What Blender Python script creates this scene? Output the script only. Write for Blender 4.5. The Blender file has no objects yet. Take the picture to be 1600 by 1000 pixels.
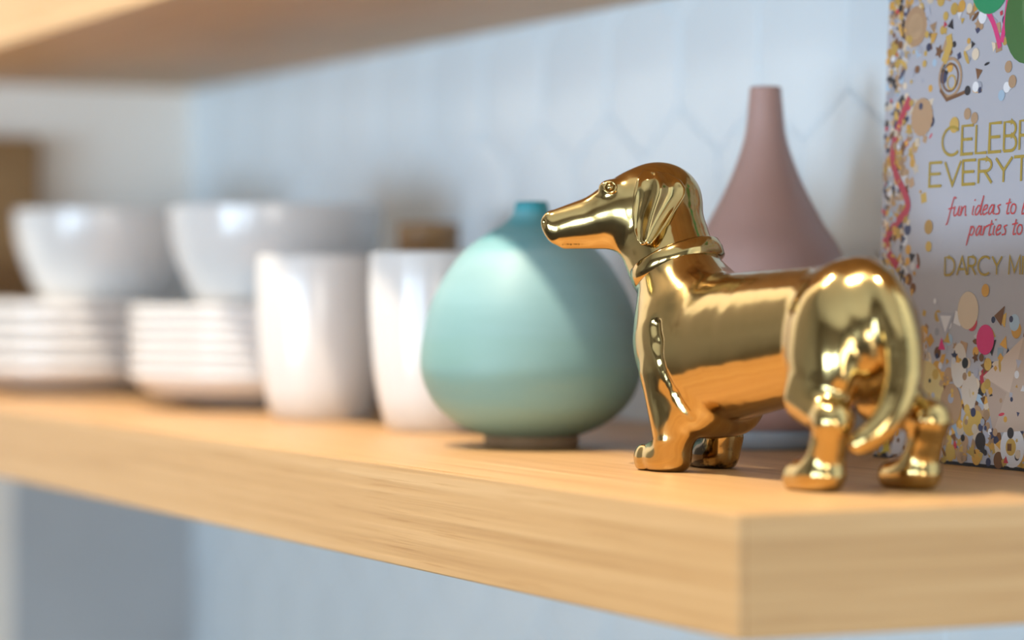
import bpy, bmesh, math, random
import numpy as np
from mathutils import Vector, Matrix

# World axes: X = from the shelf's front edge towards the tiled wall, Y = along the shelf, Z up.
# Origin = near front corner of the lower shelf's top face.  Units: metres.
SC = bpy.context.scene
COL = SC.collection
R = math.radians

# ------------------------------------------------------------------ camera
F_PX = 4400.0
cd = bpy.data.cameras.new('camera'); cam = bpy.data.objects.new('camera', cd); COL.objects.link(cam)
cam.location = (-.443, -.764, .0694)
cam.rotation_euler = (R(90), 0, R(-25.5))
cd.sensor_width = 36; cd.lens = 36 * F_PX / 1600
cd.shift_y = -44 / 1600
cd.clip_start = .02
cd.dof.use_dof = True; cd.dof.focus_distance = 1.10; cd.dof.aperture_fstop = 4.4
SC.camera = cam

# ------------------------------------------------------------------ world, exposure, daylight
W = bpy.data.worlds.new('world'); SC.world = W; W.use_nodes = True
W.node_tree.nodes['Background'].inputs[0].default_value = (.62, .72, .85, 1)
W.node_tree.nodes['Background'].inputs[1].default_value = .8
SC.view_settings.view_transform = 'Standard'; SC.view_settings.look = 'None'
SC.view_settings.gamma = 1; SC.view_settings.use_curve_mapping = False
SC.view_settings.exposure = 0.0

SH_T0 = .04
WALL_B = .268          # tiled wall plane
END_Y = 1.30           # side wall at the far end of the shelf
FLOOR_Z, CEIL_Z = -1.30, 1.44
FRONT_B, NEAR_Y = -3.4, -3.0
WIN = [(-2.6, -1.2), (-.85, .15)]           # window openings in the wall opposite (Y ranges)
WIN_Z = (-1.2, .18)
WINDOW_W = 112.0
WIN_R = (-2.3, -.9)                        # window opening in the wall behind the camera (X range)
WINDOW_R_W = 62.0
LAMP_W = (23.0, 9.5)

def area_light(name, loc, target, sx, sy, power, color, shape='RECTANGLE'):
    l = bpy.data.lights.new(name, 'AREA'); l.shape = shape; l.size = sx
    if shape == 'RECTANGLE': l.size_y = sy
    l.energy = power; l.color = color
    o = bpy.data.objects.new(name, l); COL.objects.link(o); o.location = loc
    o.rotation_euler = (Vector(target) - Vector(loc)).to_track_quat('-Z', 'Y').to_euler()
    return o
for (y0, y1) in WIN:
    yc, zc = (y0 + y1) / 2, (WIN_Z[0] + WIN_Z[1]) / 2
    area_light('window_daylight', (FRONT_B + .02, yc, zc), (1, yc, zc), y1 - y0, WIN_Z[1] - WIN_Z[0], WINDOW_W, (.60, .80, 1.0))
area_light('window_daylight', (sum(WIN_R) / 2, NEAR_Y + .02, sum(WIN_Z) / 2), (sum(WIN_R) / 2, 1, sum(WIN_Z) / 2), WIN_R[1] - WIN_R[0], WIN_Z[1] - WIN_Z[0], WINDOW_R_W, (1.0, .93, .84))

# ------------------------------------------------------------------ helpers
def tag(o, label=None, cat=None, group=None, kind=None):
    if label: o['label'] = label
    if cat: o['category'] = cat
    if group: o['group'] = group
    if kind: o['kind'] = kind
    return o

def empty(name, loc, rz=0):
    o = bpy.data.objects.new(name, None); COL.objects.link(o)
    o.location = loc; o.rotation_euler = (0, 0, rz); o.empty_display_size = .02
    return o

def link(name, me, mat, parent=None, smooth=False, loc=None):
    o = bpy.data.objects.new(name, me); COL.objects.link(o)
    if mat is not None and not me.materials: me.materials.append(mat)
    if smooth: me.polygons.foreach_set('use_smooth', [True] * len(me.polygons))
    if parent: o.parent = parent
    if loc: o.location = loc
    return o

def mesh(name, verts, faces):
    me = bpy.data.meshes.new(name); me.from_pydata([tuple(v) for v in verts], [], faces); me.update()
    return me

def box_mesh(name, lo, hi, bevel=0, seg=2):
    bm = bmesh.new(); bmesh.ops.create_cube(bm, size=1)
    for v in bm.verts:
        v.co = Vector([lo[i] + (v.co[i] + .5) * (hi[i] - lo[i]) for i in range(3)])
    if bevel:
        bmesh.ops.bevel(bm, geom=bm.edges[:], offset=bevel, segments=seg, profile=.5, affect='EDGES')
    me = bpy.data.meshes.new(name); bm.to_mesh(me); bm.free()
    return me

def box(name, lo, hi, mat, parent=None, bevel=0, seg=2):
    return link(name, box_mesh(name, lo, hi, bevel, seg), mat, parent)

def lathe_mesh(name, prof, n=72):
    """closed or axis-ended profile [(r, z)...] turned about Z."""
    V, Fc, rings = [], [], []
    for r, z in prof:
        if r < 1e-6:
            rings.append([len(V)]); V.append((0, 0, z))
        else:
            rings.append(list(range(len(V), len(V) + n)))
            V += [(r * math.cos(2 * math.pi * k / n), r * math.sin(2 * math.pi * k / n), z) for k in range(n)]
    for A, B in zip(rings, rings[1:]):
        for k in range(n):
            k2 = (k + 1) % n
            if len(A) == 1 and len(B) == 1: continue
            if len(A) == 1: Fc.append((A[0], B[k2], B[k]))
            elif len(B) == 1: Fc.append((A[k], A[k2], B[0]))
            else: Fc.append((A[k], A[k2], B[k2], B[k]))
    me = mesh(name, V, Fc)
    bm = bmesh.new(); bm.from_mesh(me); bmesh.ops.recalc_face_normals(bm, faces=bm.faces); bm.to_mesh(me); bm.free()
    return me

def spline(pts, k=8):
    """Catmull-Rom through 2-D points."""
    P = [pts[0]] + list(pts) + [pts[-1]]; out = []
    for i in range(1, len(P) - 2):
        p0, p1, p2, p3 = [np.array(q, float) for q in P[i - 1:i + 3]]
        for j in range(k):
            t = j / k
            out.append(tuple(.5 * (2 * p1 + (p2 - p0) * t + (2 * p0 - 5 * p1 + 4 * p2 - p3) * t * t + (3 * p1 - p0 - 3 * p2 + p3) * t ** 3)))
    out.append(tuple(pts[-1])); return out

def bevel_mod(o, w, seg=2):
    m = o.modifiers.new('bevel', 'BEVEL'); m.width = w; m.segments = seg; m.limit_method = 'ANGLE'; m.angle_limit = R(40)

# ------------------------------------------------------------------ materials
def new_mat(name):
    m = bpy.data.materials.new(name); m.use_nodes = True
    return m, m.node_tree, m.node_tree.nodes['Principled BSDF']

def plain(name, col, rough=.5, metal=0, spec=.5, coat=0, trans=0, ior=1.45):
    m, nt, b = new_mat(name)
    b.inputs['Base Color'].default_value = (*col, 1); b.inputs['Roughness'].default_value = rough
    b.inputs['Metallic'].default_value = metal; b.inputs['Specular IOR Level'].default_value = spec
    b.inputs['Coat Weight'].default_value = coat; b.inputs['Coat Roughness'].default_value = .05
    b.inputs['Transmission Weight'].default_value = trans; b.inputs['IOR'].default_value = ior
    return m

def mottled(name, c1, c2, scale=(20, 20, 20), rough=.5, lo=.35, hi=.65, bump=0, spec=.5, detail=4, coat=0):
    """two-tone noise colour with optional fine relief"""
    m, nt, b = new_mat(name); N = nt.nodes; L = nt.links
    tc = N.new('ShaderNodeTexCoord'); mp = N.new('ShaderNodeMapping'); mp.inputs['Scale'].default_value = scale
    nz = N.new('ShaderNodeTexNoise'); nz.inputs['Scale'].default_value = 1; nz.inputs['Detail'].default_value = detail
    cr = N.new('ShaderNodeValToRGB'); cr.color_ramp.elements[0].position = lo; cr.color_ramp.elements[1].position = hi
    cr.color_ramp.elements[0].color = (*c1, 1); cr.color_ramp.elements[1].color = (*c2, 1)
    L.new(tc.outputs['Object'], mp.inputs[0]); L.new(mp.outputs[0], nz.inputs[0]); L.new(nz.outputs[0], cr.inputs[0])
    L.new(cr.outputs[0], b.inputs['Base Color'])
    b.inputs['Roughness'].default_value = rough; b.inputs['Specular IOR Level'].default_value = spec
    b.inputs['Coat Weight'].default_value = coat; b.inputs['Coat Roughness'].default_value = .08
    if bump:
        bp = N.new('ShaderNodeBump'); bp.inputs['Strength'].default_value = 1; bp.inputs['Distance'].default_value = bump
        L.new(nz.outputs[0], bp.inputs['Height']); L.new(bp.outputs[0], b.inputs['Normal'])
    return m

def oak(name, axis, tint=1.0):
    """light oak veneer, grain along the given axis (0 = X, 1 = Y)"""
    m, nt, b = new_mat(name); N = nt.nodes; L = nt.links
    tc = N.new('ShaderNodeTexCoord')
    def nz(sc, detail, dist=0):
        mp = N.new('ShaderNodeMapping'); mp.inputs['Scale'].default_value = sc
        t = N.new('ShaderNodeTexNoise'); t.inputs['Scale'].default_value = 1; t.inputs['Detail'].default_value = detail
        t.inputs['Distortion'].default_value = dist
        L.new(tc.outputs['Object'], mp.inputs[0]); L.new(mp.outputs[0], t.inputs[0]); return t
    long_, across = 3, 260
    s1 = [across] * 3; s1[axis] = long_
    s2 = [95] * 3; s2[axis] = 1.5
    s3 = [1000] * 3; s3[axis] = 16
    a, c, d = nz(s1, 5, .6), nz(s2, 3, .9), nz(s3, 2)
    mx = N.new('ShaderNodeMix'); mx.data_type = 'FLOAT'; mx.inputs[0].default_value = .36
    L.new(a.outputs[0], mx.inputs[2]); L.new(c.outputs[0], mx.inputs[3])
    cr = N.new('ShaderNodeValToRGB'); e = cr.color_ramp.elements
    e[0].position = .33; e[0].color = (.47 * tint, .255 * tint, .095 * tint, 1)
    e[1].position = .66; e[1].color = (.66 * tint, .405 * tint, .185 * tint, 1)
    mid = e.new(.5); mid.color = (.58 * tint, .335 * tint, .138 * tint, 1)
    L.new(mx.outputs[0], cr.inputs[0])
    # short dark pores
    pr = N.new('ShaderNodeValToRGB'); pr.color_ramp.elements[0].position = .30; pr.color_ramp.elements[1].position = .40
    pr.color_ramp.elements[0].color = (.86, .80, .71, 1); pr.color_ramp.elements[1].color = (1, 1, 1, 1)
    L.new(d.outputs[0], pr.inputs[0])
    mul = N.new('ShaderNodeMix'); mul.data_type = 'RGBA'; mul.blend_type = 'MULTIPLY'; mul.inputs[0].default_value = 1
    L.new(cr.outputs[0], mul.inputs[6]); L.new(pr.outputs[0], mul.inputs[7])
    L.new(mul.outputs[2], b.inputs['Base Color'])
    bp = N.new('ShaderNodeBump'); bp.inputs['Distance'].default_value = .0003; bp.inputs['Strength'].default_value = .6
    L.new(a.outputs[0], bp.inputs['Height']); L.new(bp.outputs[0], b.inputs['Normal'])
    b.inputs['Roughness'].default_value = .44; b.inputs['Specular IOR Level'].default_value = .55
    return m

M = {}
M['oak_y'] = oak('oak_grain_along_shelf', 1)
M['oak_x'] = oak('oak_grain_across_end', 0)
M['tile'] = mottled('glazed_tile', (.755, .855, .92), (.785, .88, .94), (9, 9, 9), .2, coat=.25)
M['grout'] = mottled('grout', (.74, .84, .905), (.77, .865, .925), (60, 60, 60), .8)
M['plaster'] = mottled('white_plaster', (.91, .86, .79), (.94, .89, .82), (6, 6, 6), .7)
M['room_paint'] = mottled('grey_room_paint', (.20, .18, .155), (.24, .215, .19), (4, 4, 4), .7)
M['ceiling'] = mottled('ceiling_paint', (.60, .585, .56), (.64, .625, .60), (5, 5, 5), .8)
M['floor'] = mottled('floor_boards', (.16, .12, .09), (.24, .18, .13), (2, 16, 2), .45)
M['white_metal'] = plain('white_metal', (.8, .8, .8), .4)
M['porcelain'] = mottled('white_porcelain', (.68, .675, .67), (.72, .715, .71), (15, 15, 15), .22, coat=.3)
M['glass_base'] = plain('thick_pale_glass', (.62, .70, .78), .12, trans=.4, ior=1.45)

# ------------------------------------------------------------------ room shell
def struct(o): o['kind'] = 'structure'; return o
struct(box('floor', (FRONT_B, NEAR_Y, FLOOR_Z - .1), (WALL_B, END_Y + .02, FLOOR_Z), M['floor']))
struct(box('ceiling', (FRONT_B, NEAR_Y, CEIL_Z), (WALL_B, END_Y + .02, CEIL_Z + .1), M['ceiling']))
wall_back = struct(box('wall_back', (WALL_B + .0006, NEAR_Y, FLOOR_Z), (WALL_B + .12, END_Y, CEIL_Z), M['grout']))
struct(box('wall_left', (-.42, END_Y, FLOOR_Z), (WALL_B + .12, END_Y + .14, CEIL_Z), M['plaster']))
struct(box('wall_far', (FRONT_B, END_Y + .02, FLOOR_Z), (-.42, END_Y + .14, CEIL_Z), M['room_paint']))

# the two walls with window openings (each one mesh made of the strips around its openings)
def wall_with_windows(name, spans, lo, hi, fixed, along):
    bm = bmesh.new()
    def strip(t0, t1, z0, z1):
        if along == 'Y': mm = box_mesh('s', (fixed - .14, t0, z0), (fixed, t1, z1))
        else: mm = box_mesh('s', (t0, fixed - .14, z0), (t1, fixed, z1))
        bm.from_mesh(mm); bpy.data.meshes.remove(mm)
    ts = [lo] + [q for w in spans for q in w] + [hi]
    for i in range(0, len(ts), 2): strip(ts[i], ts[i + 1], FLOOR_Z, CEIL_Z)
    for t0, t1 in spans:
        strip(t0, t1, FLOOR_Z, WIN_Z[0]); strip(t0, t1, WIN_Z[1], CEIL_Z)
    me = bpy.data.meshes.new(name); bm.to_mesh(me); bm.free()
    return struct(link(name, me, M['room_paint']))
wall_with_windows('wall_front', WIN, NEAR_Y, END_Y + .02, FRONT_B, 'Y')
wall_with_windows('wall_right', [WIN_R], FRONT_B, WALL_B + .12, NEAR_Y, 'X')
def window(n, loc, rz, hw):
    w = struct(empty('window_%d' % n, loc, rz)); h = WIN_Z[1] - WIN_Z[0]
    for nm, lo, hi in (('frame', (-.05, -hw, .06), (.03, -hw + .06, h - .06)), ('frame', (-.05, hw - .06, .06), (.03, hw, h - .06)),
                       ('frame', (-.05, -hw, 0), (.03, hw, .06)), ('frame', (-.05, -hw, h - .06), (.03, hw, h)),
                       ('mullion', (-.05, -.025, .06), (.03, .025, h - .06))):
        box(nm, lo, hi, M['white_metal'], w)
for i, (y0, y1) in enumerate(WIN): window(i + 1, (FRONT_B, (y0 + y1) / 2, WIN_Z[0]), 0, (y1 - y0) / 2)
window(3, (sum(WIN_R) / 2, NEAR_Y, WIN_Z[0]), R(90), (WIN_R[1] - WIN_R[0]) / 2)
M['side_panel_grey'] = mottled('side_panel_grey', (.44, .47, .50), (.50, .53, .56), (9, 9, 9), .3)
struct(box('trim_1', (.128, END_Y - .006, FLOOR_Z), (WALL_B + .0014, END_Y, -SH_T0), M['side_panel_grey']))      # grey-blue panel on the side wall below the shelf, darker than the wall tiles

# hexagonal glazed tiles with pillowed faces and recessed joints, children of the tiled wall
PITCH = .0815; SIDE = PITCH / math.sqrt(3)
def hex_tile_mesh():
    V, Fc = [], []
    for f, dx in ((1.0, .0026), (1.0, .0034), (.97, .0040), (.55, .0043)):
        for k in range(6):
            ang = R(60 * k + 30); r = (SIDE - .0005) * f
            V.append((-dx, r * math.cos(ang), r * math.sin(ang)))
    for q in range(3):
        for k in range(6):
            a, b = q * 6 + k, q * 6 + (k + 1) % 6
            Fc.append((a, b, b + 6, a + 6))
    Fc.append(tuple(range(18, 24))); Fc.append(tuple(range(5, -1, -1)))
    me = mesh('tile', V, Fc)
    bm = bmesh.new(); bm.from_mesh(me); bmesh.ops.recalc_face_normals(bm, faces=bm.faces); bm.to_mesh(me); bm.free()
    me.materials.append(M['tile']); return me
tile_me = hex_tile_mesh(); ntile = 0
rnd = random.Random(4)
for j in range(-7, 9):
    z = .118 + j * SIDE * 1.5
    for i in range(-10, 18):
        y = .361 + (i + (.5 if j % 2 else 0)) * PITCH - PITCH * 3
        if y - PITCH / 2 > END_Y - .004 or y < -.62: continue
        if z > .36 or z < -.36: continue
        o = bpy.data.objects.new('tile', tile_me); COL.objects.link(o); o.parent = wall_back
        o.location = (WALL_B + .004, y, z)
        o.rotation_euler = (0, rnd.gauss(0, .006), rnd.gauss(0, .006)); ntile += 1

# ------------------------------------------------------------------ ceiling downlights (warm key light)
for k, (x, y) in enumerate(((-.50, .24), (-.50, 1.12))):
    d = empty('ceiling_downlight', (x, y, CEIL_Z))
    tag(d, ['recessed warm ceiling downlight in front of the gold dog', 'recessed warm ceiling downlight nearest the cream side wall'][k], 'ceiling light', 'row of ceiling downlights')
    link('trim_ring', lathe_mesh('trim_ring', [(.034, 0), (.05, 0), (.05, -.004), (.036, -.008), (.034, 0)], 32), M['white_metal'], d, True)
    area_light('downlight_lamp', (x, y, CEIL_Z - .012), (x + .25, y, .4), .055, 0, LAMP_W[k], (1.0, .86, .68), 'DISK').data.spread = R(150)

# ------------------------------------------------------------------ unseen island added to block low window light from the wall below the shelf
M['stone'] = mottled('dark_stone', (.05, .05, .055), (.08, .08, .085), (30, 30, 30), .3)
M['blocker_panel'] = mottled('grey_lacquer', (.10, .10, .11), (.12, .12, .13), (5, 5, 5), .4)
isl = empty('island_light_blocker', (-1.25, -.45, FLOOR_Z)); tag(isl, 'unseen dark island block added to shade the wall below the shelf', 'light blocker')
ih = -.30 - FLOOR_Z
box('worktop', (-.40, -1.5, ih - .03), (.40, 1.5, ih), M['stone'], isl, .003)
for k in range(5): box('panel', (-.36, -1.46 + k * .585, .08), (.36, -1.46 + k * .585 + .58, ih - .03), M['blocker_panel'], isl, .002)
box('plinth', (-.32, -1.44, 0), (.32, 1.44, .08), M['stone'], isl)

# ------------------------------------------------------------------ oak shelves
SH_T = .04
def shelf(name, front, z_top, thick, y0, label):
    s = empty(name, (front, y0, z_top - thick)); s['label'] = label; s['category'] = 'shelf'
    w, l, e = WALL_B - .002 - front, END_Y - .001 - y0, .0022
    box('top_panel', (e, e, thick - .004), (w, l, thick), M['oak_y'], s)
    box('underside_panel', (e, e, 0), (w, l, .004), M['oak_y'], s)
    box('front_band', (0, 0, 0), (e, l, thick), M['oak_y'], s, .0007)
    box('end_band', (e, 0, 0), (w, e, thick), M['oak_x'], s, .0007)
    box('back_rail', (w - .03, e, .004), (w, l, thick - .004), M['oak_y'], s)
    return s
shelf('oak_shelf', 0, 0, SH_T, 0, 'thick light oak floating shelf carrying the gold dog and white crockery')
UP_Z, UP_F = .224, .030
shelf('oak_shelf', UP_F, UP_Z + .045, .045, 0, 'upper oak floating shelf seen from below above the crockery')

# ------------------------------------------------------------------ brass dachshund (signed-distance modelling, local mm)
class Sdf:
    """local frame: x towards the wall, y forward along the dog, z up, millimetres"""
    HC = np.array([-3., 86., 106.])
    A = R(60)
    h = np.array([-math.sin(A), math.cos(A), 0.]); n = np.array([-math.cos(A), -math.sin(A), 0.])

def ell(P, c, r):
    q = P - np.array(c, np.float32); r = np.array(r, np.float32)
    k0 = np.sqrt(((q / r) ** 2).sum(-1)); k1 = np.sqrt(((q / (r * r)) ** 2).sum(-1)) + 1e-6
    return k0 * (k0 - 1) / k1
def cone(P, a, b, ra, rb):
    a = np.array(a, np.float32); b = np.array(b, np.float32); d = b - a
    t = np.clip(((P - a) @ d) / (d @ d), 0, 1)
    return np.sqrt((((P - a) - t[..., None] * d) ** 2).sum(-1)) - (ra + (rb - ra) * t)
def smin(a, b, k):
    hh = np.clip(.5 + .5 * (b - a) / k, 0, 1)
    return b + (a - b) * hh - k * hh * (1 - hh)
def smax(a, b, k): return -smin(-a, -b, k)
def headpt(s, n_, z):
    p = Sdf.HC + s * Sdf.h + n_ * Sdf.n; return (p[0], p[1], z)
def to_head(P):
    q = P - Sdf.HC.astype(np.float32)
    return np.stack([q @ Sdf.h.astype(np.float32), q @ Sdf.n.astype(np.float32), q[..., 2] + 106], -1)

GROOVE = []
def dog_sdf(P):
    P = P.astype(np.float32)
    # trunk
    d = cone(P * np.array([1.22, 1, 1], np.float32), (0, 50, 46.5), (0, -50, 57.3), 29.5, 22.3)
    d = smin(d, ell(P, (0, -57, 55), (19, 23, 25)), 9)
    d = smin(d, ell(P, (0, 56, 46), (20.5, 27, 31)), 10)
    # neck
    d = smin(d, cone(P, (0, 62, 56), (-1, 78, 88), 20.5, 14.5), 13)
    nk = cone(P, (-1, 77, 84), (-2, 84, 104), 14.5, 13)
    # head
    Q = to_head(P)
    hd = ell(Q, (1, 0, 106), (17, 12.5, 14))
    hd = smin(hd, ell(Q, (11, 0, 103.5), (13, 10.5, 11)), 5)
    Qs = Q.copy(); Qs[..., 1] *= 1.22
    mz = cone(Qs, (12, 0, 99.8), (41.2, 0, 96.8), 12.8, 5.3)
    mz = smin(mz, cone(Qs, (12, 0, 95), (39.0, 0, 93.4), 8.4, 5.6), 2.5)
    mz = smin(mz, cone(Qs, (12, 0, 93.5), (36.6, 0, 90.0), 7.0, 3.6), 1.2)
    hd = smin(hd, mz, 7)
    for sg in (-1, 1):
        hd = smin(hd, ell(Q, (18.3, sg * 6.6, 110.6), (4.8, 3.3, 3.2)), 3)            # brow over the eye
        g = ell(Q, (35, sg * 5.6, 88.7), (9, 3.0, .55))                             # mouth line
        hd = smax(hd, -g, .8)
        hd = smax(hd, -ell(Q, (45.6, sg * 2.4, 97.0), (1.6, 1.0, 1.2)), .8)            # nostril
    hd = smin(hd, cone(P, headpt(9, 0, 93), (-6, 83, 77), 8, 9.5), 6)                   # throat
    nk = smin(nk, hd, 9)
    d = smin(d, nk, 5)
    # front legs
    for sg, dy in ((-1, 0), (1, 10)):
        x = sg * 14.0
        d = smin(d, ell(P, (sg * 13.5, 57 + dy * .3, 46), (9.5, 15, 19)), 3.0)
        lg = cone(P, (sg * 14.0, 57 + dy, 38), (x, 53 + dy, 13), 11.0, 7.8)
        ft = ell(P, (x - .5 * sg, 60 + dy, 5.2), (8.6, 13.5, 7.8))
        for t in (-1, 0, 1):
            ft = smin(ft, ell(P, (x + t * 5.2, 70 + dy - abs(t) * 2, 4.6), (2.8, 6.0, 5.6)), .9)
        d = smin(d, smin(lg, ft, 4), 2.6)
    d = smin(d, cone(P, (-9, 44, 24), (9, 44, 24), 9, 9), 8)
    # hind legs
    for sg, dy in ((-1, 0), (1, -4)):
        x = sg * 18.5
        d = smin(d, ell(P, (sg * 13.0, -54, 47), (10.5, 19, 25)), 2.8)
        lg = cone(P, (sg * 14.5, -48, 32), (x, -70 + dy, 25), 9.5, 6.6)
        lg = smin(lg, cone(P, (x, -70 + dy, 25), (x, -63 + dy, 8), 6.4, 6.8), 3)
        ft = ell(P, (x, -58 + dy, 5.0), (8.4, 13.5, 7.4))
        for t in (-1, 0, 1):
            ft = smin(ft, ell(P, (x + t * 5.0, -49.5 + dy - abs(t) * 2, 4.2), (2.8, 6.2, 5.2)), .9)
        d = smin(d, smin(lg, ft, 4), 3.5)
    # tail
    T = [(tuple(q[:3]) + (q[3],)) for q in spline([(0, -58, 75, 6), (0, -72, 70, 6.2), (0, -81, 59, 5.8), (0, -85, 46, 5.4), (-2.5, -85.5, 33, 5.0), (-8, -84, 23, 4.4), (-15, -80, 17, 3.4)], 3)]
    tl = None
    for a, b in zip(T, T[1:]):
        c = cone(P, a[:3], b[:3], a[3], b[3]); tl = c if tl is None else smin(tl, c, 3)
    d = smin(d, tl, 3)
    for a, b, ra, rb in GROOVE: d = smax(d, -cone(P, a, b, ra, rb), 2.4)
    return smax(d, -P[..., 2] + .05, 1.2)                                               # flat soles

def near_side(y, z):
    """x of the near flank at (y, z)"""
    x = -45.0
    for _ in range(60): x += float(np.clip(dog_sdf(np.array([[x, y, z]]))[0] * .8, -1, 4))
    return x
G_ = [(49, 57, 2.3), (46.5, 50, 2.4), (44.5, 42, .8), (40, 31, .75), (36, 22, .6)]              # dent and crease behind the near foreleg
G_ = [((near_side(y, z) - .4, y, z), r) for y, z, r in G_]
GROOVE += [(p[0], q[0], p[1], q[1]) for p, q in zip(G_, G_[1:])]

def surface_nets(f, lo, hi, h):
    ax = [np.arange(lo[i], hi[i] + h, h, dtype=np.float32) for i in range(3)]
    nx, ny, nz = map(len, ax)
    D = np.empty((nx, ny, nz), np.float32)
    for i in range(0, nx, 16):
        G = np.stack(np.meshgrid(ax[0][i:i + 16], ax[1], ax[2], indexing='ij'), -1); D[i:i + 16] = f(G)
    S = D < 0
    cnt = np.zeros((nx - 1, ny - 1, nz - 1), np.int8)
    for dx in (0, 1):
        for dy in (0, 1):
            for dz in (0, 1): cnt += S[dx:nx - 1 + dx, dy:ny - 1 + dy, dz:nz - 1 + dz]
    act = (cnt > 0) & (cnt < 8)
    idx = np.full(act.shape, -1, np.int64); cells = np.argwhere(act); idx[act] = np.arange(len(cells))
    acc = np.zeros((len(cells), 3)); w = np.zeros(len(cells))
    C = cells
    for axis in range(3):
        for o1 in (0, 1):
            for o2 in (0, 1):
                off = [0, 0, 0]; oth = [q for q in range(3) if q != axis]; off[oth[0]] = o1; off[oth[1]] = o2
                p0 = C + off; p1 = p0.copy(); p1[:, axis] += 1
                d0 = D[p0[:, 0], p0[:, 1], p0[:, 2]]; d1 = D[p1[:, 0], p1[:, 1], p1[:, 2]]
                x = (d0 < 0) != (d1 < 0); t = np.where(x, d0 / np.where(x, d0 - d1, 1), 0)
                pt = p0.astype(float); pt[:, axis] += t
                acc[x] += pt[x]; w[x] += 1
    V = acc / w[:, None] * h + np.array([a[0] for a in ax])
    quads = []
    for axis in range(3):
        o1, o2 = [q for q in range(3) if q != axis]
        sl0 = [slice(None)] * 3; sl1 = [slice(None)] * 3; sl0[axis] = slice(0, -1); sl1[axis] = slice(1, None)
        for s in (o1, o2): sl0[s] = slice(1, -1); sl1[s] = slice(1, -1)
        a, b = S[tuple(sl0)], S[tuple(sl1)]
        e = np.argwhere(a != b); sg = a[a != b]
        e = e + 1; e[:, axis] -= 1
        def cid(d1, d2):
            q = e.copy(); q[:, o1] += d1; q[:, o2] += d2; return idx[q[:, 0], q[:, 1], q[:, 2]]
        Q = np.stack([cid(-1, -1), cid(0, -1), cid(0, 0), cid(-1, 0)], -1)
        flip = sg if axis != 1 else ~sg
        Q[~flip] = Q[~flip][:, ::-1]; quads.append(Q)
    # settle the vertices on the zero surface
    for it in range(3):
        eps = .25; d0 = f(V[None])[0]
        g = np.stack([f((V + np.eye(3)[k] * eps)[None])[0] - f((V - np.eye(3)[k] * eps)[None])[0] for k in range(3)], -1) / (2 * eps)
        V = V - (np.clip(d0, -.5, .5) / np.maximum((g * g).sum(-1), .2))[:, None] * g
    return V, np.concatenate(quads)

def brass(name, c=(.55, .385, .155), rough=.12, tarnish=()):
    m, nt, b = new_mat(name); N = nt.nodes; L = nt.links
    tc = N.new('ShaderNodeTexCoord')
    n1 = N.new('ShaderNodeTexNoise'); n1.inputs['Scale'].default_value = 60; n1.inputs['Detail'].default_value = 6
    L.new(tc.outputs['Object'], n1.inputs[0])
    cr = N.new('ShaderNodeValToRGB'); e = cr.color_ramp.elements
    e[0].position = .24; e[0].color = (c[0] * .62, c[1] * .55, c[2] * .5, 1); e[1].position = .36; e[1].color = (*c, 1)
    L.new(n1.outputs[0], cr.inputs[0])
    last = cr.outputs[0]
    n4 = N.new('ShaderNodeTexNoise'); n4.inputs['Scale'].default_value = 170; n4.inputs['Detail'].default_value = 4; L.new(tc.outputs['Object'], n4.inputs[0])
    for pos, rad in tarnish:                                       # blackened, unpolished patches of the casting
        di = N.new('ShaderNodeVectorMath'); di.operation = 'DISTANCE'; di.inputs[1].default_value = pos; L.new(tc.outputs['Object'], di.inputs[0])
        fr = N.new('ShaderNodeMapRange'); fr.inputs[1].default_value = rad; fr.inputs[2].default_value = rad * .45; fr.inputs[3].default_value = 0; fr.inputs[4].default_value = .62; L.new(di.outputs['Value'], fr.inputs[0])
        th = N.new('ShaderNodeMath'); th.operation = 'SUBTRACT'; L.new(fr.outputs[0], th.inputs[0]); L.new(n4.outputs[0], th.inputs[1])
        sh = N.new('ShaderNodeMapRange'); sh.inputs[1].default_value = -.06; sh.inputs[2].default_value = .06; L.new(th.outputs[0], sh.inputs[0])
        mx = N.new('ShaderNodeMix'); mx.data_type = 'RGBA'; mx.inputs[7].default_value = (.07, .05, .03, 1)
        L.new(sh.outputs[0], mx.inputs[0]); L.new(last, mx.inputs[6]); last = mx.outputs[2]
    L.new(last, b.inputs['Base Color'])
    b.inputs['Metallic'].default_value = 1
    n2 = N.new('ShaderNodeTexNoise'); n2.inputs['Scale'].default_value = 45; n2.inputs['Detail'].default_value = 3
    L.new(tc.outputs['Object'], n2.inputs[0])
    mr = N.new('ShaderNodeMapRange'); mr.inputs[3].default_value = rough * .7; mr.inputs[4].default_value = rough * 1.5
    L.new(n2.outputs[0], mr.inputs[0]); L.new(mr.outputs[0], b.inputs['Roughness'])
    bp = N.new('ShaderNodeBump'); bp.inputs['Distance'].default_value = .0012; bp.inputs['Strength'].default_value = .35
    n3 = N.new('ShaderNodeTexNoise'); n3.inputs['Scale'].default_value = 70; n3.inputs['Detail'].default_value = 1
    L.new(tc.outputs['Object'], n3.inputs[0]); L.new(n3.outputs[0], bp.inputs['Height']); L.new(bp.outputs[0], b.inputs['Normal'])
    return m
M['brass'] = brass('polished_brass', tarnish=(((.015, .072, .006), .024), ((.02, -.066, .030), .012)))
M['brass_dark'] = brass('tarnished_brass', (.42, .30, .13), .2)

DOG_O = (.094, .135, 0)
dog = empty('dog_figurine', DOG_O)
tag(dog, 'polished gold brass dachshund figurine standing with its head turned', 'figurine')
DV, DF = surface_nets(dog_sdf, (-62, -98, -2), (34, 132, 126), .9)
body = link('body', mesh('dog_body', DV * .001, DF.tolist()), M['brass'], dog, True)

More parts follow.
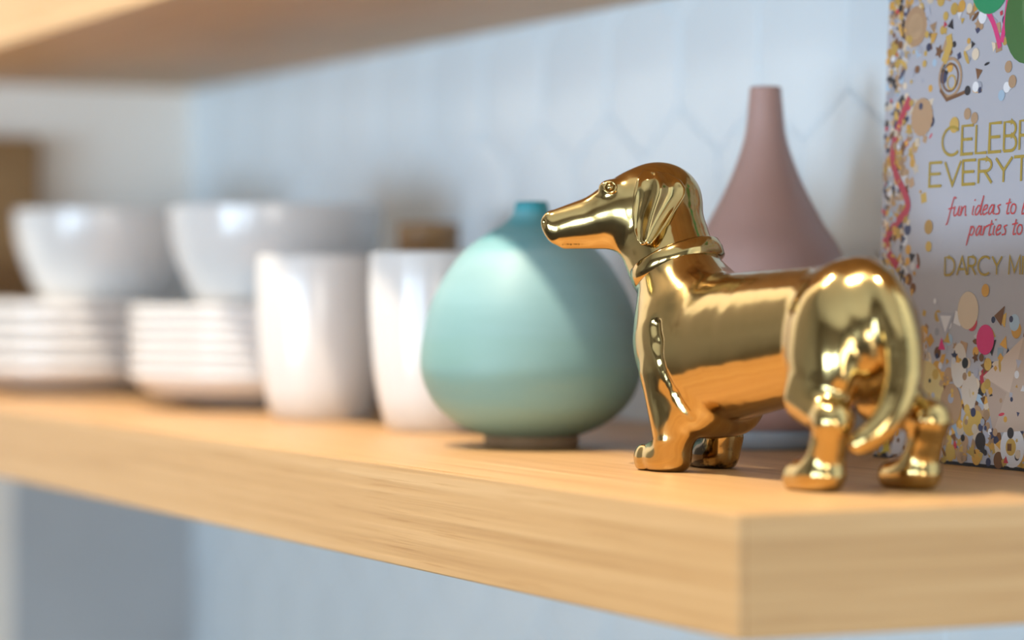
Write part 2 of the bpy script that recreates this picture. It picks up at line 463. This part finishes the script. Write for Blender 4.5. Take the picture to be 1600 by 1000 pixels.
def head_surface(sg, s, z):
    """distance of the head/neck surface from the head's mid-plane at (s, z), by marching in from the side"""
    t = np.full(s.shape, 32.0)
    for _ in range(40):
        P = Sdf.HC + s[..., None] * Sdf.h + (sg * t)[..., None] * Sdf.n; P[..., 2] = z
        t = t - np.clip(dog_sdf(P) * .8, -1, 4)
    return t
def ear_mesh(sg):
    """hanging ear flap laid over the side of the head, with two hollow lobes and a fold between them"""
    nu, nv = 28, 36; V = []; Fc = []
    uu, vv = np.meshgrid(np.linspace(0, 1, nu + 1), np.linspace(0, 1, nv + 1))
    front = np.interp(vv, [0, .12, .35, .6, .8, .92, 1], [5.5, 8.0, 9.3, 9.8, 9.2, 8.0, 5.8])
    back = np.interp(vv, [0, .1, .22, .32, .6, .85, 1], [-5, -9.5, -11.6, -11.4, -6.2, -1.5, 2.4])
    S_ = back + (front - back) * uu
    Z_ = 117.6 - 30.0 * vv - 1.6 * (1 - uu) * (1 - vv)
    N0 = head_surface(sg, S_, Z_)
    for _ in range(30):
        Pd = np.pad(N0, 1, mode='edge'); N0 = (Pd[:-2, 1:-1] + Pd[2:, 1:-1] + Pd[1:-1, :-2] + Pd[1:-1, 2:]) / 4
    N0 = np.maximum(N0, head_surface(sg, S_, Z_) - .3)
    fold = np.exp(-((uu - .52) / .10) ** 2) * (1 - .55 * vv)
    hol = np.where(uu < .48, np.sin(np.pi * np.clip(uu / .48, 0, 1)), np.sin(np.pi * np.clip((uu - .54) / .46, 0, 1)))
    edge = np.clip(1 - np.minimum(np.minimum(uu, 1 - uu) * 12, (1 - vv) * 14), 0, 1)
    O_ = N0 + 3.9 * np.clip(vv * 8, .1, 1) + 1.2 * fold - 2.4 * np.clip(hol, 0, 1) * np.sin(np.pi * vv) ** .7 - .6 * edge ** 2
    for G in (O_, N0 - 1.2):
        for j in range(nv + 1):
            for i in range(nu + 1): V.append(np.array(headpt(S_[j, i], sg * G[j, i], Z_[j, i])) * .001)
    W_ = nu + 1; K = W_ * (nv + 1)
    for j in range(nv):
        for i in range(nu):
            a = j * W_ + i
            Fc.append((a, a + 1, a + 1 + W_, a + W_)); Fc.append((K + a, K + a + W_, K + a + 1 + W_, K + a + 1))
    rim = [i for i in range(W_)] + [j * W_ + nu for j in range(1, nv + 1)] + [nv * W_ + i for i in range(nu - 1, -1, -1)] + [j * W_ for j in range(nv - 1, 0, -1)]
    for a, b in zip(rim, rim[1:] + rim[:1]): Fc.append((a, K + a, K + b, b))
    me = mesh('ear', V, Fc)
    bm = bmesh.new(); bm.from_mesh(me); bmesh.ops.recalc_face_normals(bm, faces=bm.faces)
    for _ in range(1): bmesh.ops.smooth_vert(bm, verts=bm.verts, factor=.5, use_axis_x=True, use_axis_y=True, use_axis_z=True)
    bm.to_mesh(me); bm.free(); return me
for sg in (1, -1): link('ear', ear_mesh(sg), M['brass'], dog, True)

def ring_mesh(name, c, axis, prof, n=64, sx=1, sy=1):
    """profile [(r, h)] swept round an axis through c (mm)"""
    q = Vector(axis).normalized().to_track_quat('Z', 'X'); V = []; m = len(prof); Fc = []
    for k in range(n):
        t = 2 * math.pi * k / n
        for r, hh in prof:
            p = q @ Vector((r * sx * math.cos(t), r * sy * math.sin(t), hh)) + Vector(c); V.append(p * .001)
    for k in range(n):
        for j in range(m):
            a, b = k * m + j, ((k + 1) % n) * m + j; j2 = (j + 1) % m
            Fc.append((a, k * m + j2, ((k + 1) % n) * m + j2, b))
    me = mesh(name, V, Fc)
    bm = bmesh.new(); bm.from_mesh(me); bmesh.ops.recalc_face_normals(bm, faces=bm.faces); bm.to_mesh(me); bm.free(); return me
band = [(13.2, -3.9), (17.2, -4.2), (18.8, -3.2), (19.2, 0), (18.6, 3.2), (17.0, 4.2), (13.2, 3.9)]
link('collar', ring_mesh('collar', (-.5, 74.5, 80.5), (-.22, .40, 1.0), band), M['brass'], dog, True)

def ball(name, c, r, mat, parent):
    bm = bmesh.new(); bmesh.ops.create_uvsphere(bm, u_segments=20, v_segments=12, radius=r * .001)
    bmesh.ops.translate(bm, verts=bm.verts, vec=Vector(c) * .001)
    me = bpy.data.meshes.new(name); bm.to_mesh(me); bm.free(); return link(name, me, mat, parent, True)
for sg in (1, -1):
    ne = float(head_surface(sg, np.array([18.5]), np.array([110.6]))[0])
    e = ball('eye', headpt(18.5, sg * (ne - .6), 110.6), 1.8, M['brass_dark'], dog)
    lid = [(2.3 + .6 * math.cos(t), .6 * math.sin(t)) for t in np.linspace(0, 2 * math.pi, 9)[:-1]]
    link('eyelid', ring_mesh('eyelid', headpt(18.5, sg * (ne + .1), 110.6), tuple(Sdf.n * sg + np.array([0, 0, .25])), lid, 24), M['brass'], e, True)

# ------------------------------------------------------------------ teal gourd vase
m, nt, b = new_mat('teal_crackle_glaze'); N = nt.nodes; L = nt.links
tc = N.new('ShaderNodeTexCoord'); sp = N.new('ShaderNodeSeparateXYZ'); L.new(tc.outputs['Object'], sp.inputs[0])
mp = N.new('ShaderNodeMapping'); mp.inputs['Scale'].default_value = (14, 14, 90); nz = N.new('ShaderNodeTexNoise')
nz.inputs['Scale'].default_value = 1; nz.inputs['Detail'].default_value = 5
L.new(tc.outputs['Object'], mp.inputs[0]); L.new(mp.outputs[0], nz.inputs[0])
ad = N.new('ShaderNodeMath'); ad.operation = 'MULTIPLY_ADD'; ad.inputs[1].default_value = .05
L.new(nz.outputs[0], ad.inputs[0]); L.new(sp.outputs[2], ad.inputs[2])
cr = N.new('ShaderNodeValToRGB'); e = cr.color_ramp.elements
e[0].position = .03; e[0].color = (.23, .345, .265, 1); e[1].position = .135; e[1].color = (.03, .30, .36, 1)
q = e.new(.055); q.color = (.185, .335, .30, 1); q = e.new(.080); q.color = (.20, .35, .35, 1); q = e.new(.112); q.color = (.24, .41, .425, 1)
L.new(ad.outputs[0], cr.inputs[0]); L.new(cr.outputs[0], b.inputs['Base Color'])
b.inputs['Roughness'].default_value = .5
bp = N.new('ShaderNodeBump'); bp.inputs['Distance'].default_value = .0004; bp.inputs['Strength'].default_value = .4
L.new(nz.outputs[0], bp.inputs['Height']); L.new(bp.outputs[0], b.inputs['Normal'])
M['teal'] = m
M['raw_clay'] = mottled('raw_clay', (.30, .19, .10), (.38, .25, .14), (60, 60, 60), .8)
TV = (.1085, .372, 0)
tv = empty('gourd_vase', TV); tag(tv, 'round matte teal ceramic vase with small flared neck beside the gold dog', 'vase')
k = 1.29 / F_PX
outer = spline([(19e-3, .0045), (118 * k * .92, .0095), (146 * k, .0185), (166 * k, .030), (170 * k, .041), (160 * k, .0585), (140 * k, .0725), (107 * k, .0865),
                (72 * k, .0945), (45 * k, .0995), (30 * k, .1035), (25 * k, .109)], 6)
prof = [(0, .0045)] + outer + [(23 * k, .1098), (20 * k, .1085), (20 * k, .100), (60 * k, .088), (0, .085)]
link('body', lathe_mesh('teal_body', prof, 96), M['teal'], tv, True)
link('foot', lathe_mesh('foot', [(0, 0), (.0205, 0), (.0212, .0008), (.0212, .0060), (0, .0060)], 64), M['raw_clay'], tv, True)

# ------------------------------------------------------------------ pink teardrop vase
M['pink'] = mottled('pink_matte_glass', (.47, .30, .265), (.51, .325, .285), (30, 30, 10), .38, spec=.5)
PV = (.2045, .329, 0)
kp = 1.278 / F_PX
H_ = lambda y: .0694 - (y - 456) * kp
outer = spline([(.020, .0048), (.032, .0078), (.0415, .0165), (.0455, .030), (.0455, .043), (.0415, .060), (119 * kp, H_(400)), (86 * kp, H_(344)), (54 * kp, H_(280)), (33 * kp, H_(219)), (26.5 * kp, H_(165)), (24.5 * kp, H_(141))], 6)
zt = outer[-1][1]
prof = [(0, .0042)] + outer + [(22.5 * kp, zt + .0006), (20 * kp, zt), (21 * kp, zt - .01), (28 * kp, H_(219)), (80 * kp, H_(344)), (.038, .05), (.03, .018), (0, .014)]
pv = empty('teardrop_vase', PV); tag(pv, 'dusty pink teardrop vase with long narrow neck behind the gold dog', 'vase')
link('body', lathe_mesh('pink_body', prof, 96), M['pink'], pv, True)
gb = link('glass_base', lathe_mesh('glass_base', [(0, 0), (.031, 0), (.0330, .0010), (.0342, .0060), (.0338, .0085), (.0316, .0073), (.0198, .0044), (0, .0038)], 80), M['glass_base'], pv, True)
gb['label'] = 'thick clear glass base'

# ------------------------------------------------------------------ white cups
def cup_mesh():
    o = spline([(.0235, 0), (.0262, .0015), (.0295, .012), (.0325, .030), (.0345, .055), (.0350, .074), (.0347, .0880)], 6)
    i = spline([(.0325, .0880), (.0328, .074), (.0322, .055), (.030, .030), (.026, .010), (.018, .006)], 5)
    return lathe_mesh('cup', [(0, .001), (.021, .001)] + o + [(.0342, .0893), (.0330, .0893)] + i + [(0, .0055)], 72)
cup_me = cup_mesh()
for (x, y, lb) in ((.122, .662, 'white porcelain tumbler cup nearer the stacked plates'), (.130, .522, 'white porcelain tumbler cup partly hidden behind the teal vase')):
    c = link('tumbler_cup', cup_me, M['porcelain'], None, True, (x, y, 0)); tag(c, lb, 'cup', 'white tumbler cups')

# ------------------------------------------------------------------ stacked plates and bowls
def plate_mesh(sp, lip):
    o = spline([(.0485, .0035), (.058, .0045), (.072, .0085), (.081, .0145), (.0855, .0225 - lip), (.0862, .0225 - lip * .45), (.0858, .0225)], 5)
    i = spline([(.0843, .0230), (.0825, .0215), (.076, .0145), (.064, sp + .0015), (.050, sp)], 5)
    return lathe_mesh('plate', [(0, .0022), (.044, .0022), (.0445, 0), (.0475, 0), (.0485, .0035)] + o[1:] + i + [(0, sp)], 80)
ordn = ['lowest', 'second', 'third', 'fourth', 'fifth', 'sixth', 'seventh']
def stack(x, y, n, sp, lip, which, grp):
    me = plate_mesh(sp, lip)
    for k in range(n):
        pos = 'topmost plate' if k == n - 1 else '%s plate' % ordn[k] if k == 0 else '%s plate from the bottom' % ordn[k]
        p = link('plate', me, M['porcelain'], None, True, (x, y, k * sp)); tag(p, 'white side plate, %s of the %s' % (pos, which), 'plate', grp)
        p.rotation_euler[2] = k * .7
    return n * sp
P1, P2 = (.1275, 1.118), (.1585, .832)
zA = stack(*P1, 5, .0100, .0062, 'stack nearest the side wall', 'plates in the far stack')
zB = stack(*P2, 7, .0065, .0038, 'stack behind the white cups', 'plates in the near stack')
def bowl_mesh():
    o = spline([(.030, .0035), (.040, .010), (.050, .022), (.0575, .038), (.0625, .053), (.0645, .066), (.0650, .0745)], 6)
    i = spline([(.0628, .0745), (.0618, .063), (.0585, .048), (.052, .030), (.040, .015), (.025, .0085)], 5)
    return lathe_mesh('bowl', [(0, .002), (.025, .002), (.0255, 0), (.0295, 0), (.030, .0035)] + o[1:] + [(.0645, .0755), (.0634, .0755)] + i + [(0, .0075)], 80)
bowl_me = bowl_mesh()
for (p, z, dx, dy, lb) in ((P1, zA, .016, -.004, 'white round bowl on the far stack of plates by the side wall'),
                           (P2, zB, .002, .0, 'white round bowl on the stack of plates behind the white cups')):
    o = link('bowl', bowl_me, M['porcelain'], None, True, (p[0] + dx, p[1] + dy, z)); tag(o, lb, 'bowl', 'white bowls on plates')

# small pale cup at the far left, board against the side wall, slim wooden jar behind the cups
sc_ = link('small_cup', lathe_mesh('small_cup', [(0, .001), (.016, .001), (.0175, 0)] + spline([(.0185, 0), (.0215, .02), (.0238, .05), (.0245, .0875)], 5) +
      [(.0238, .0885), (.0228, .0875)] + spline([(.0222, .05), (.020, .02), (.014, .006)], 5) + [(0, .005)], 48), M['porcelain'], None, True, (.062, 1.236, 0))
tag(sc_, 'small pale cup at the left edge in front of the wooden board', 'cup')
M['board'] = oak('brown_wood', 0, .52)
cb = empty('wooden_board', (.075, END_Y - .0325, 0)); cb.rotation_euler = (R(-4.2), 0, 0)
tag(cb, 'brown wooden board leaning upright against the side wall', 'board')
box('board', (-.085, 0, 0), (.068, .016, .185), M['board'], cb, .003, 3)
box('end_cleat', (-.085, -.0012, .168), (.068, .0, .181), M['board'], cb, .0004)
wj = empty('wooden_jar', (.205, .705, 0)); tag(wj, 'slim brown wooden jar mostly hidden behind the white cups', 'jar')
link('body', lathe_mesh('jar_body', [(0, 0), (.0165, 0), (.018, .0015), (.018, .096), (.0165, .0975), (0, .0975)], 40), M['board'], wj, True)
link('lid', lathe_mesh('jar_lid', [(0, .0975), (.0172, .0975), (.0178, .099), (.0178, .107), (.0165, .1085), (0, .1085)], 40), M['board'], wj, True)

# ------------------------------------------------------------------ book
BK_W, BK_H, BK_T = .205, .216, .026
book = empty('book', (.2035, .2390, 0)); book.rotation_euler = (0, R(2.3), 0)
tag(book, 'large white hardback book with colourful confetti cover leaning on the tiled wall', 'book')
M['cover'] = plain('book_cover_paper', (.47, .47, .52), .32)
M['pages'] = mottled('page_edges', (.78, .75, .68), (.84, .81, .75), (900, 8, 8), .8)
M['foot_shadow'] = plain('book_foot_shadow', (.03, .03, .035), .5)
# local frame: x into the book, y = -(distance from the left edge), z up
box('front_cover', (0, -BK_W, .0), (.0028, 0, BK_H), M['cover'], book, .0006)
box('back_cover', (BK_T - .0028, -BK_W, 0), (BK_T, 0, BK_H), M['cover'], book, .0006)
box('spine', (.0028, -.003, 0), (BK_T - .0028, 0, BK_H), M['cover'], book, .0004)
box('page_block', (.0028, -BK_W + .004, .003), (BK_T - .0028, -.003, BK_H - .003), M['pages'], book)
box('foot_shadow_strip', (-.00003, -BK_W, .0), (.0, 0, .0014), M['foot_shadow'], book)  # shadow line at the book's foot, put in as a thin black strip

EPS = [.00004]
def vcol_mat(name, rough):
    m, nt, b = new_mat(name); a = nt.nodes.new('ShaderNodeVertexColor'); a.layer_name = 'ink'
    nt.links.new(a.outputs[0], b.inputs['Base Color']); b.inputs['Roughness'].default_value = rough; return m
M['print'] = vcol_mat('cover_print', .35)
class Print:
    """flat printed shapes on the cover; (u, v) = mm from the left edge, mm above the foot"""
    def __init__(s): s.V, s.F, s.C = [], [], []
    def poly(s, pts, col):
        EPS[0] += 1e-7
        i = len(s.V); s.V += [(-EPS[0], -u * .001, v * .001) for u, v in pts]; s.F.append(list(range(i, i + len(pts)))); s.C.append(col)
    def disc(s, u, v, r, col, n=18, ry=None, rot=0, scallop=0):
        ry = ry or r; pts = []
        for k in range(n):
            t = 2 * math.pi * k / n; f = 1 - scallop * (k % 2)
            x, y = r * f * math.cos(t), ry * f * math.sin(t)
            pts.append((u + x * math.cos(rot) - y * math.sin(rot), v + x * math.sin(rot) + y * math.cos(rot)))
        s.poly(pts, col)
    def ring(s, u, v, r, w, col, n=24):
        for k in range(n):
            t0, t1 = 2 * math.pi * k / n, 2 * math.pi * (k + 1) / n
            s.poly([(u + q * math.cos(t), v + q * math.sin(t)) for q, t in ((r, t0), (r, t1), (r - w, t1), (r - w, t0))], col)
    def stroke(s, pts, w, col):
        pts = [np.array(p, float) for p in pts]; L_, R_ = [], []
        for i, p in enumerate(pts):
            a = pts[max(0, i - 1)]; b = pts[min(len(pts) - 1, i + 1)]; d = b - a; d = d / (np.linalg.norm(d) + 1e-9)
            if 0 < i < len(pts) - 1:
                d1 = (p - a) / (np.linalg.norm(p - a) + 1e-9); f = 1 / max(.45, abs(float(d1 @ d)))
            else: f = 1
            nn = np.array((-d[1], d[0])) * w / 2 * f; L_.append(p + nn); R_.append(p - nn)
        for i in range(len(pts) - 1): s.poly([L_[i], L_[i + 1], R_[i + 1], R_[i]], col)
    def build(s, name, kind=None):
        V = s.V; me = mesh(name, V, [f[::-1] for f in s.F])
        at = me.color_attributes.new('ink', 'FLOAT_COLOR', 'CORNER'); data = []
        for p, c in zip(me.polygons, s.C): data += list((*c, 1)) * p.loop_total
        at.data.foreach_set('color', data)
        o = link(name, me, M['print'], book)
        if kind: o['kind'] = kind
        return o

TAN, GOLD, ORG, BRN, NAVY, GREY, SKY, RED, PINK, CREAM, DGRN, BLK, WHT, YEL = (.46, .29, .17), (.62, .40, .10), (.70, .38, .08), (.20, .09, .04), (.05, .06, .13), (.42, .43, .50), \
    (.38, .52, .66), (.62, .06, .10), (.72, .05, .22), (.70, .58, .44), (.03, .10, .07), (.03, .03, .04), (.74, .74, .77), (.74, .58, .08)
cf = Print(); rn = random.Random(11)
def confetti(n, region, small=(1.0, 2.6), pal=None):
    pal = pal or [TAN] * 5 + [GOLD] * 5 + [ORG] * 4 + [BRN] * 3 + [NAVY] * 2 + [GREY] * 3 + [SKY] * 1 + [RED] * 1 + [CREAM] * 3 + [BLK] * 2 + [WHT] * 2
    for _ in range(n):
        u, v = region(); r = rn.uniform(*small); c = rn.choice(pal); f = rn.uniform(.8, 1.15); c = tuple(q * f for q in c)
        t = rn.random(); rot = rn.uniform(0, 6.28)
        if 38 < u < 170 and 70 < v < 138: continue
        if r < u < BK_W * 1000 - r and r < v < BK_H * 1000 - r:
            if t < .5: cf.disc(u, v, r, c)
            elif t < .68: cf.disc(u, v, r * 1.1, c, 3, rot=rot)
            elif t < .82: cf.disc(u, v, r * 1.1, c, 4, rot=rot)
            elif t < .92: cf.disc(u, v, r * 1.4, c, 8, ry=r * .45, rot=rot)
            else: cf.disc(u, v, r * 1.25, c, 10, scallop=.5, rot=rot)
confetti(720, lambda: (abs(rn.gauss(0, 13)) + 1, rn.uniform(2, 214)))
confetti(260, lambda: (BK_W * 1000 - abs(rn.gauss(0, 13)), rn.uniform(2, 214)))
confetti(800, lambda: (rn.uniform(2, 203), min(rn.uniform(0, 62), rn.uniform(0, 78))), (1.2, 3.8))
confetti(650, lambda: (rn.uniform(2, 203), 216 - min(abs(rn.gauss(0, 26)), 66)), (1.1, 3.0))
# named motifs
cf.disc(21.5, 179.5, 8.6, TAN, 40, scallop=.04); cf.disc(21.5, 179.5, 5.5, (.52, .34, .2), 28)
cf.disc(28.5, 141.5, 8.2, (.50, .31, .18), 44, scallop=.07); cf.disc(27.5, 146, 1.5, NAVY, 10)
cf.ring(48, 156.5, 8.4, 1.3, TAN); cf.ring(48, 156.5, 6.0, .9, BRN); cf.ring(49, 154.5, 3.2, .8, GOLD)                     # brass horn
cf.stroke([(41, 152), (46, 147.6), (54, 149), (60, 150.2)], 1.5, BRN); cf.disc(60.5, 150.4, 2.0, BLK, 12); cf.stroke([(43, 163), (47, 170), (46, 174)], 4.2, GOLD)
rib = spline([(19, 150), (14, 143), (9, 134), (7.5, 126), (11, 118), (18, 110), (20, 104), (12, 98), (5.5, 92), (7, 86), (14, 80)], 6)
cf.stroke(rib, 3.6, (.50, .05, .09))
cf.stroke(spline([(88, 200), (86, 182), (83, 168)], 6), 2.6, PINK); cf.stroke(spline([(69, 185), (77, 176), (82, 166)], 6), 2.6, PINK)
cf.disc(74, 192, 13, (.02, .30, .13), 24, ry=12); cf.disc(102, 178, 17, (.06, .17, .05), 28, ry=20, rot=-.35); cf.disc(105, 182, 9, (.10, .22, .08), 24, ry=12, rot=-.35)
cf.disc(66, 62, 7.2, CREAM, 28, ry=7.6); cf.disc(78.5, 50.5, 6.0, PINK, 28)
cf.disc(77.5, 70, 2.6, ORG, 16); cf.disc(36, 26, 15.5, (.70, .55, .24), 36); cf.disc(61, 40, 5.4, (.68, .62, .55), 24, ry=9); cf.disc(56, 24, 7.5, TAN, 26, ry=8.5)
cf.disc(69, 30, 6, (.66, .57, .48), 12, ry=8, scallop=.1); cf.disc(70, 17, 5, GOLD, 22); cf.disc(45, 6, 6.5, WHT, 24); cf.disc(99, 9, 8, WHT, 26); cf.disc(98, 9, 3.4, GOLD, 18)
cf.poly([(78, 36), (104, 52), (128, 40), (110, 16), (86, 14)], (.56, .44, .36)); cf.poly([(78, 36), (104, 52), (96, 30)], (.66, .53, .44)); cf.poly([(78, 36), (94, 30), (86, 14)], (.50, .38, .31))
cf.poly([(44, 61), (57, 61), (50.5, 50)], GREY); cf.poly([(46.5, 59.8), (54.5, 59.8), (50.5, 53)], WHT)
cf.poly([(46, 46), (51, 46), (48, 51)], PINK); cf.poly([(84, 60), (91, 64), (89, 56)], BRN)
cf.poly([(14, 2), (19, 26), (30, 2)], WHT); cf.disc(19, 8, 1.1, BRN, 10); cf.disc(24, 5, 1.1, BRN, 10); cf.poly([(6, 2), (9, 14), (13, 3)], YEL)
for (u, v, r, c) in ((52, 137, 3.3, GOLD), (91, 152, 2.6, TAN), (88, 158, 2.4, TAN), (84, 147, 2.2, SKY), (66, 139, 2.4, TAN), (61, 141, 2.4, TAN), (36, 96, 3.0, (.45, .26, .08)), (36.5, 88, 2.2, GOLD)): cf.disc(u, v, r, c)
confetti(240, lambda: (rn.uniform(34, 203), rn.uniform(1, 44)), (.8, 2.2))
confetti(200, lambda: (abs(rn.gauss(0, 12)) + 1, rn.uniform(2, 214)), (.7, 1.8))
cf.build('confetti_print', 'stuff')

# stroke lettering, unit glyphs: (advance, [polylines]); cap height / x-height box 0..1
def arc(cx, cy, rx, ry, a0, a1, n=12):
    return [(cx + rx * math.cos(R(a0 + (a1 - a0) * k / n)), cy + ry * math.sin(R(a0 + (a1 - a0) * k / n))) for k in range(n + 1)]
CAPS = {
 'C': (1.02, [arc(.5, .5, .5, .5, 48, 312, 22)]), 'E': (.72, [[(.58, 0), (0, 0), (0, 1), (.58, 1)], [(0, .52), (.52, .52)]]), 'L': (.68, [[(0, 1), (0, 0), (.55, 0)]]),
 'B': (.76, [[(0, 0), (0, 1), (.32, 1)] + arc(.32, .76, .24, .24, 90, -90, 10) + [(0, .52)], [(0, .52), (.34, .52)] + arc(.34, .26, .26, .26, 90, -90, 10) + [(0, 0)]]),
 'R': (.76, [[(0, 0), (0, 1), (.32, 1)] + arc(.32, .75, .25, .25, 90, -90, 10) + [(0, .5)], [(.26, .5), (.6, 0)]]),
 'A': (.84, [[(0, 0), (.38, 1), (.76, 0)], [(.13, .33), (.63, .33)]]), 'T': (.76, [[(0, 1), (.66, 1)], [(.33, 1), (.33, 0)]]),
 'V': (.84, [[(0, 1), (.37, 0), (.74, 1)]]), 'Y': (.80, [[(0, 1), (.36, .48), (.72, 1)], [(.36, .48), (.36, 0)]]),
 'H': (.80, [[(0, 0), (0, 1)], [(.62, 0), (.62, 1)], [(0, .52), (.62, .52)]]), 'I': (.24, [[(0, 0), (0, 1)]]), 'N': (.84, [[(0, 0), (0, 1), (.62, 0), (.62, 1)]]),
 'G': (1.04, [arc(.5, .5, .5, .5, 48, 345, 22) + [(.98, .46), (.58, .46)]]), '!': (.24, [[(.05, 1), (.05, .28)], [(.05, .1), (.05, 0)]]),
 'D': (.92, [[(0, 0), (0, 1), (.26, 1)] + arc(.26, .5, .48, .5, 90, -90, 14) + [(0, 0)]]), 'M': (.98, [[(0, 0), (.04, 1), (.4, .15), (.76, 1), (.8, 0)]]), ' ': (.45, []) }
LOW = {
 'f': (.62, [[(.75, 1.75), (.62, 1.9), (.45, 1.7), (.2, .2), (.05, -.7), (-.1, -.8)], [(.0, .75), (.62, .85)]]), 'u': (.78, [[(.12, 1), (.05, .25), (.2, .02), (.45, .3), (.6, 1), (.55, .2), (.72, .05)]]),
 'n': (.78, [[(.08, 1), (.05, 0), (.25, .75), (.5, .95), (.55, .5), (.6, .05), (.74, .08)]]), 'i': (.36, [[(.15, .95), (.08, .1), (.25, .05)], [(.2, 1.45), (.25, 1.6)]]),
 'd': (.82, [[(.55, .85), (.3, .95), (.05, .45), (.12, .05), (.35, .15), (.58, .8), (.78, 1.95), (.62, .5), (.66, .05), (.8, .1)]]), 'e': (.66, [[(.1, .45), (.45, .65), (.45, .95), (.2, .9), (.05, .4), (.2, .02), (.58, .25)]]),
 'a': (.78, [[(.55, .85), (.3, .95), (.05, .45), (.12, .05), (.35, .2), (.58, .9), (.55, .15), (.72, .1)]]), 's': (.6, [[(.5, .95), (.2, .8), (.4, .45), (.38, .1), (.05, .02)]]),
 't': (.5, [[(.32, 1.5), (.15, .2), (.3, .02), (.42, .15)], [(-.05, 1.0), (.5, 1.12)]]), 'o': (.7, [arc(.3, .48, .27, .47, 80, 440, 14)]), ' ': (.5, []),
 'b': (.74, [[(.35, 1.9), (.08, .1), (.3, .0), (.58, .45), (.45, .85), (.15, .5)]]), 'r': (.56, [[(.1, .95), (.05, 0), (.18, .7), (.42, .95), (.52, .85)]]),
 'g': (.74, [[(.55, .85), (.3, .95), (.05, .45), (.25, .1), (.55, .8), (.4, -.7), (.05, -.6)]]), 'y': (.7, [[(.1, 1), (.12, .4), (.4, .4), (.6, 1), (.35, -.5), (.0, -.75)]]),
 'p': (.78, [[(.2, 1), (-.08, -.95), (.1, .3), (.35, .95), (.6, .6), (.4, .08), (.1, .2)]]), 'l': (.4, [[(.4, 1.95), (.1, .3), (.2, .02), (.34, .12)]]) }
def lettering(name, text, font, u0, v0, hgt, wid, weight, col, slant=0, rise=0):
    pr_ = Print(); EPS[0] += 8e-6; u = u0; used = u0
    for ch in text:
        adv, strokes = font[ch]
        for st in strokes:
            pts = [(u + (x + slant * y) * wid, v0 + y * hgt + rise * (u - u0)) for x, y in st]
            if font is LOW and len(pts) > 3: pts = spline(pts, 3)
            pr_.stroke(pts, weight, col)
        u += adv * wid
    o = pr_.build(name); return u
GOLDINK = (.42, .29, .045); REDINK = (.60, .06, .07)
lettering('title_lettering', 'CELEBRATE', CAPS, 44.0, 124.8, 11.4, 13.6, 1.25, GOLDINK)
lettering('title_lettering', 'EVERYTHING!', CAPS, 35.5, 112.6, 9.6, 15.2, 1.25, GOLDINK)
lettering('subtitle_lettering', 'fun ideas to bring your', LOW, 49.5, 100.0, 4.0, 6.2, .62, REDINK, .1)
lettering('subtitle_lettering', 'parties to life', LOW, 64.5, 91.8, 4.0, 6.2, .62, REDINK, .1)
lettering('author_lettering', 'DARCY MILLER', CAPS, 49.0, 76.2, 7.2, 9.2, .95, GOLDINK)
print('tiles', ntile, 'dog verts', len(DV))
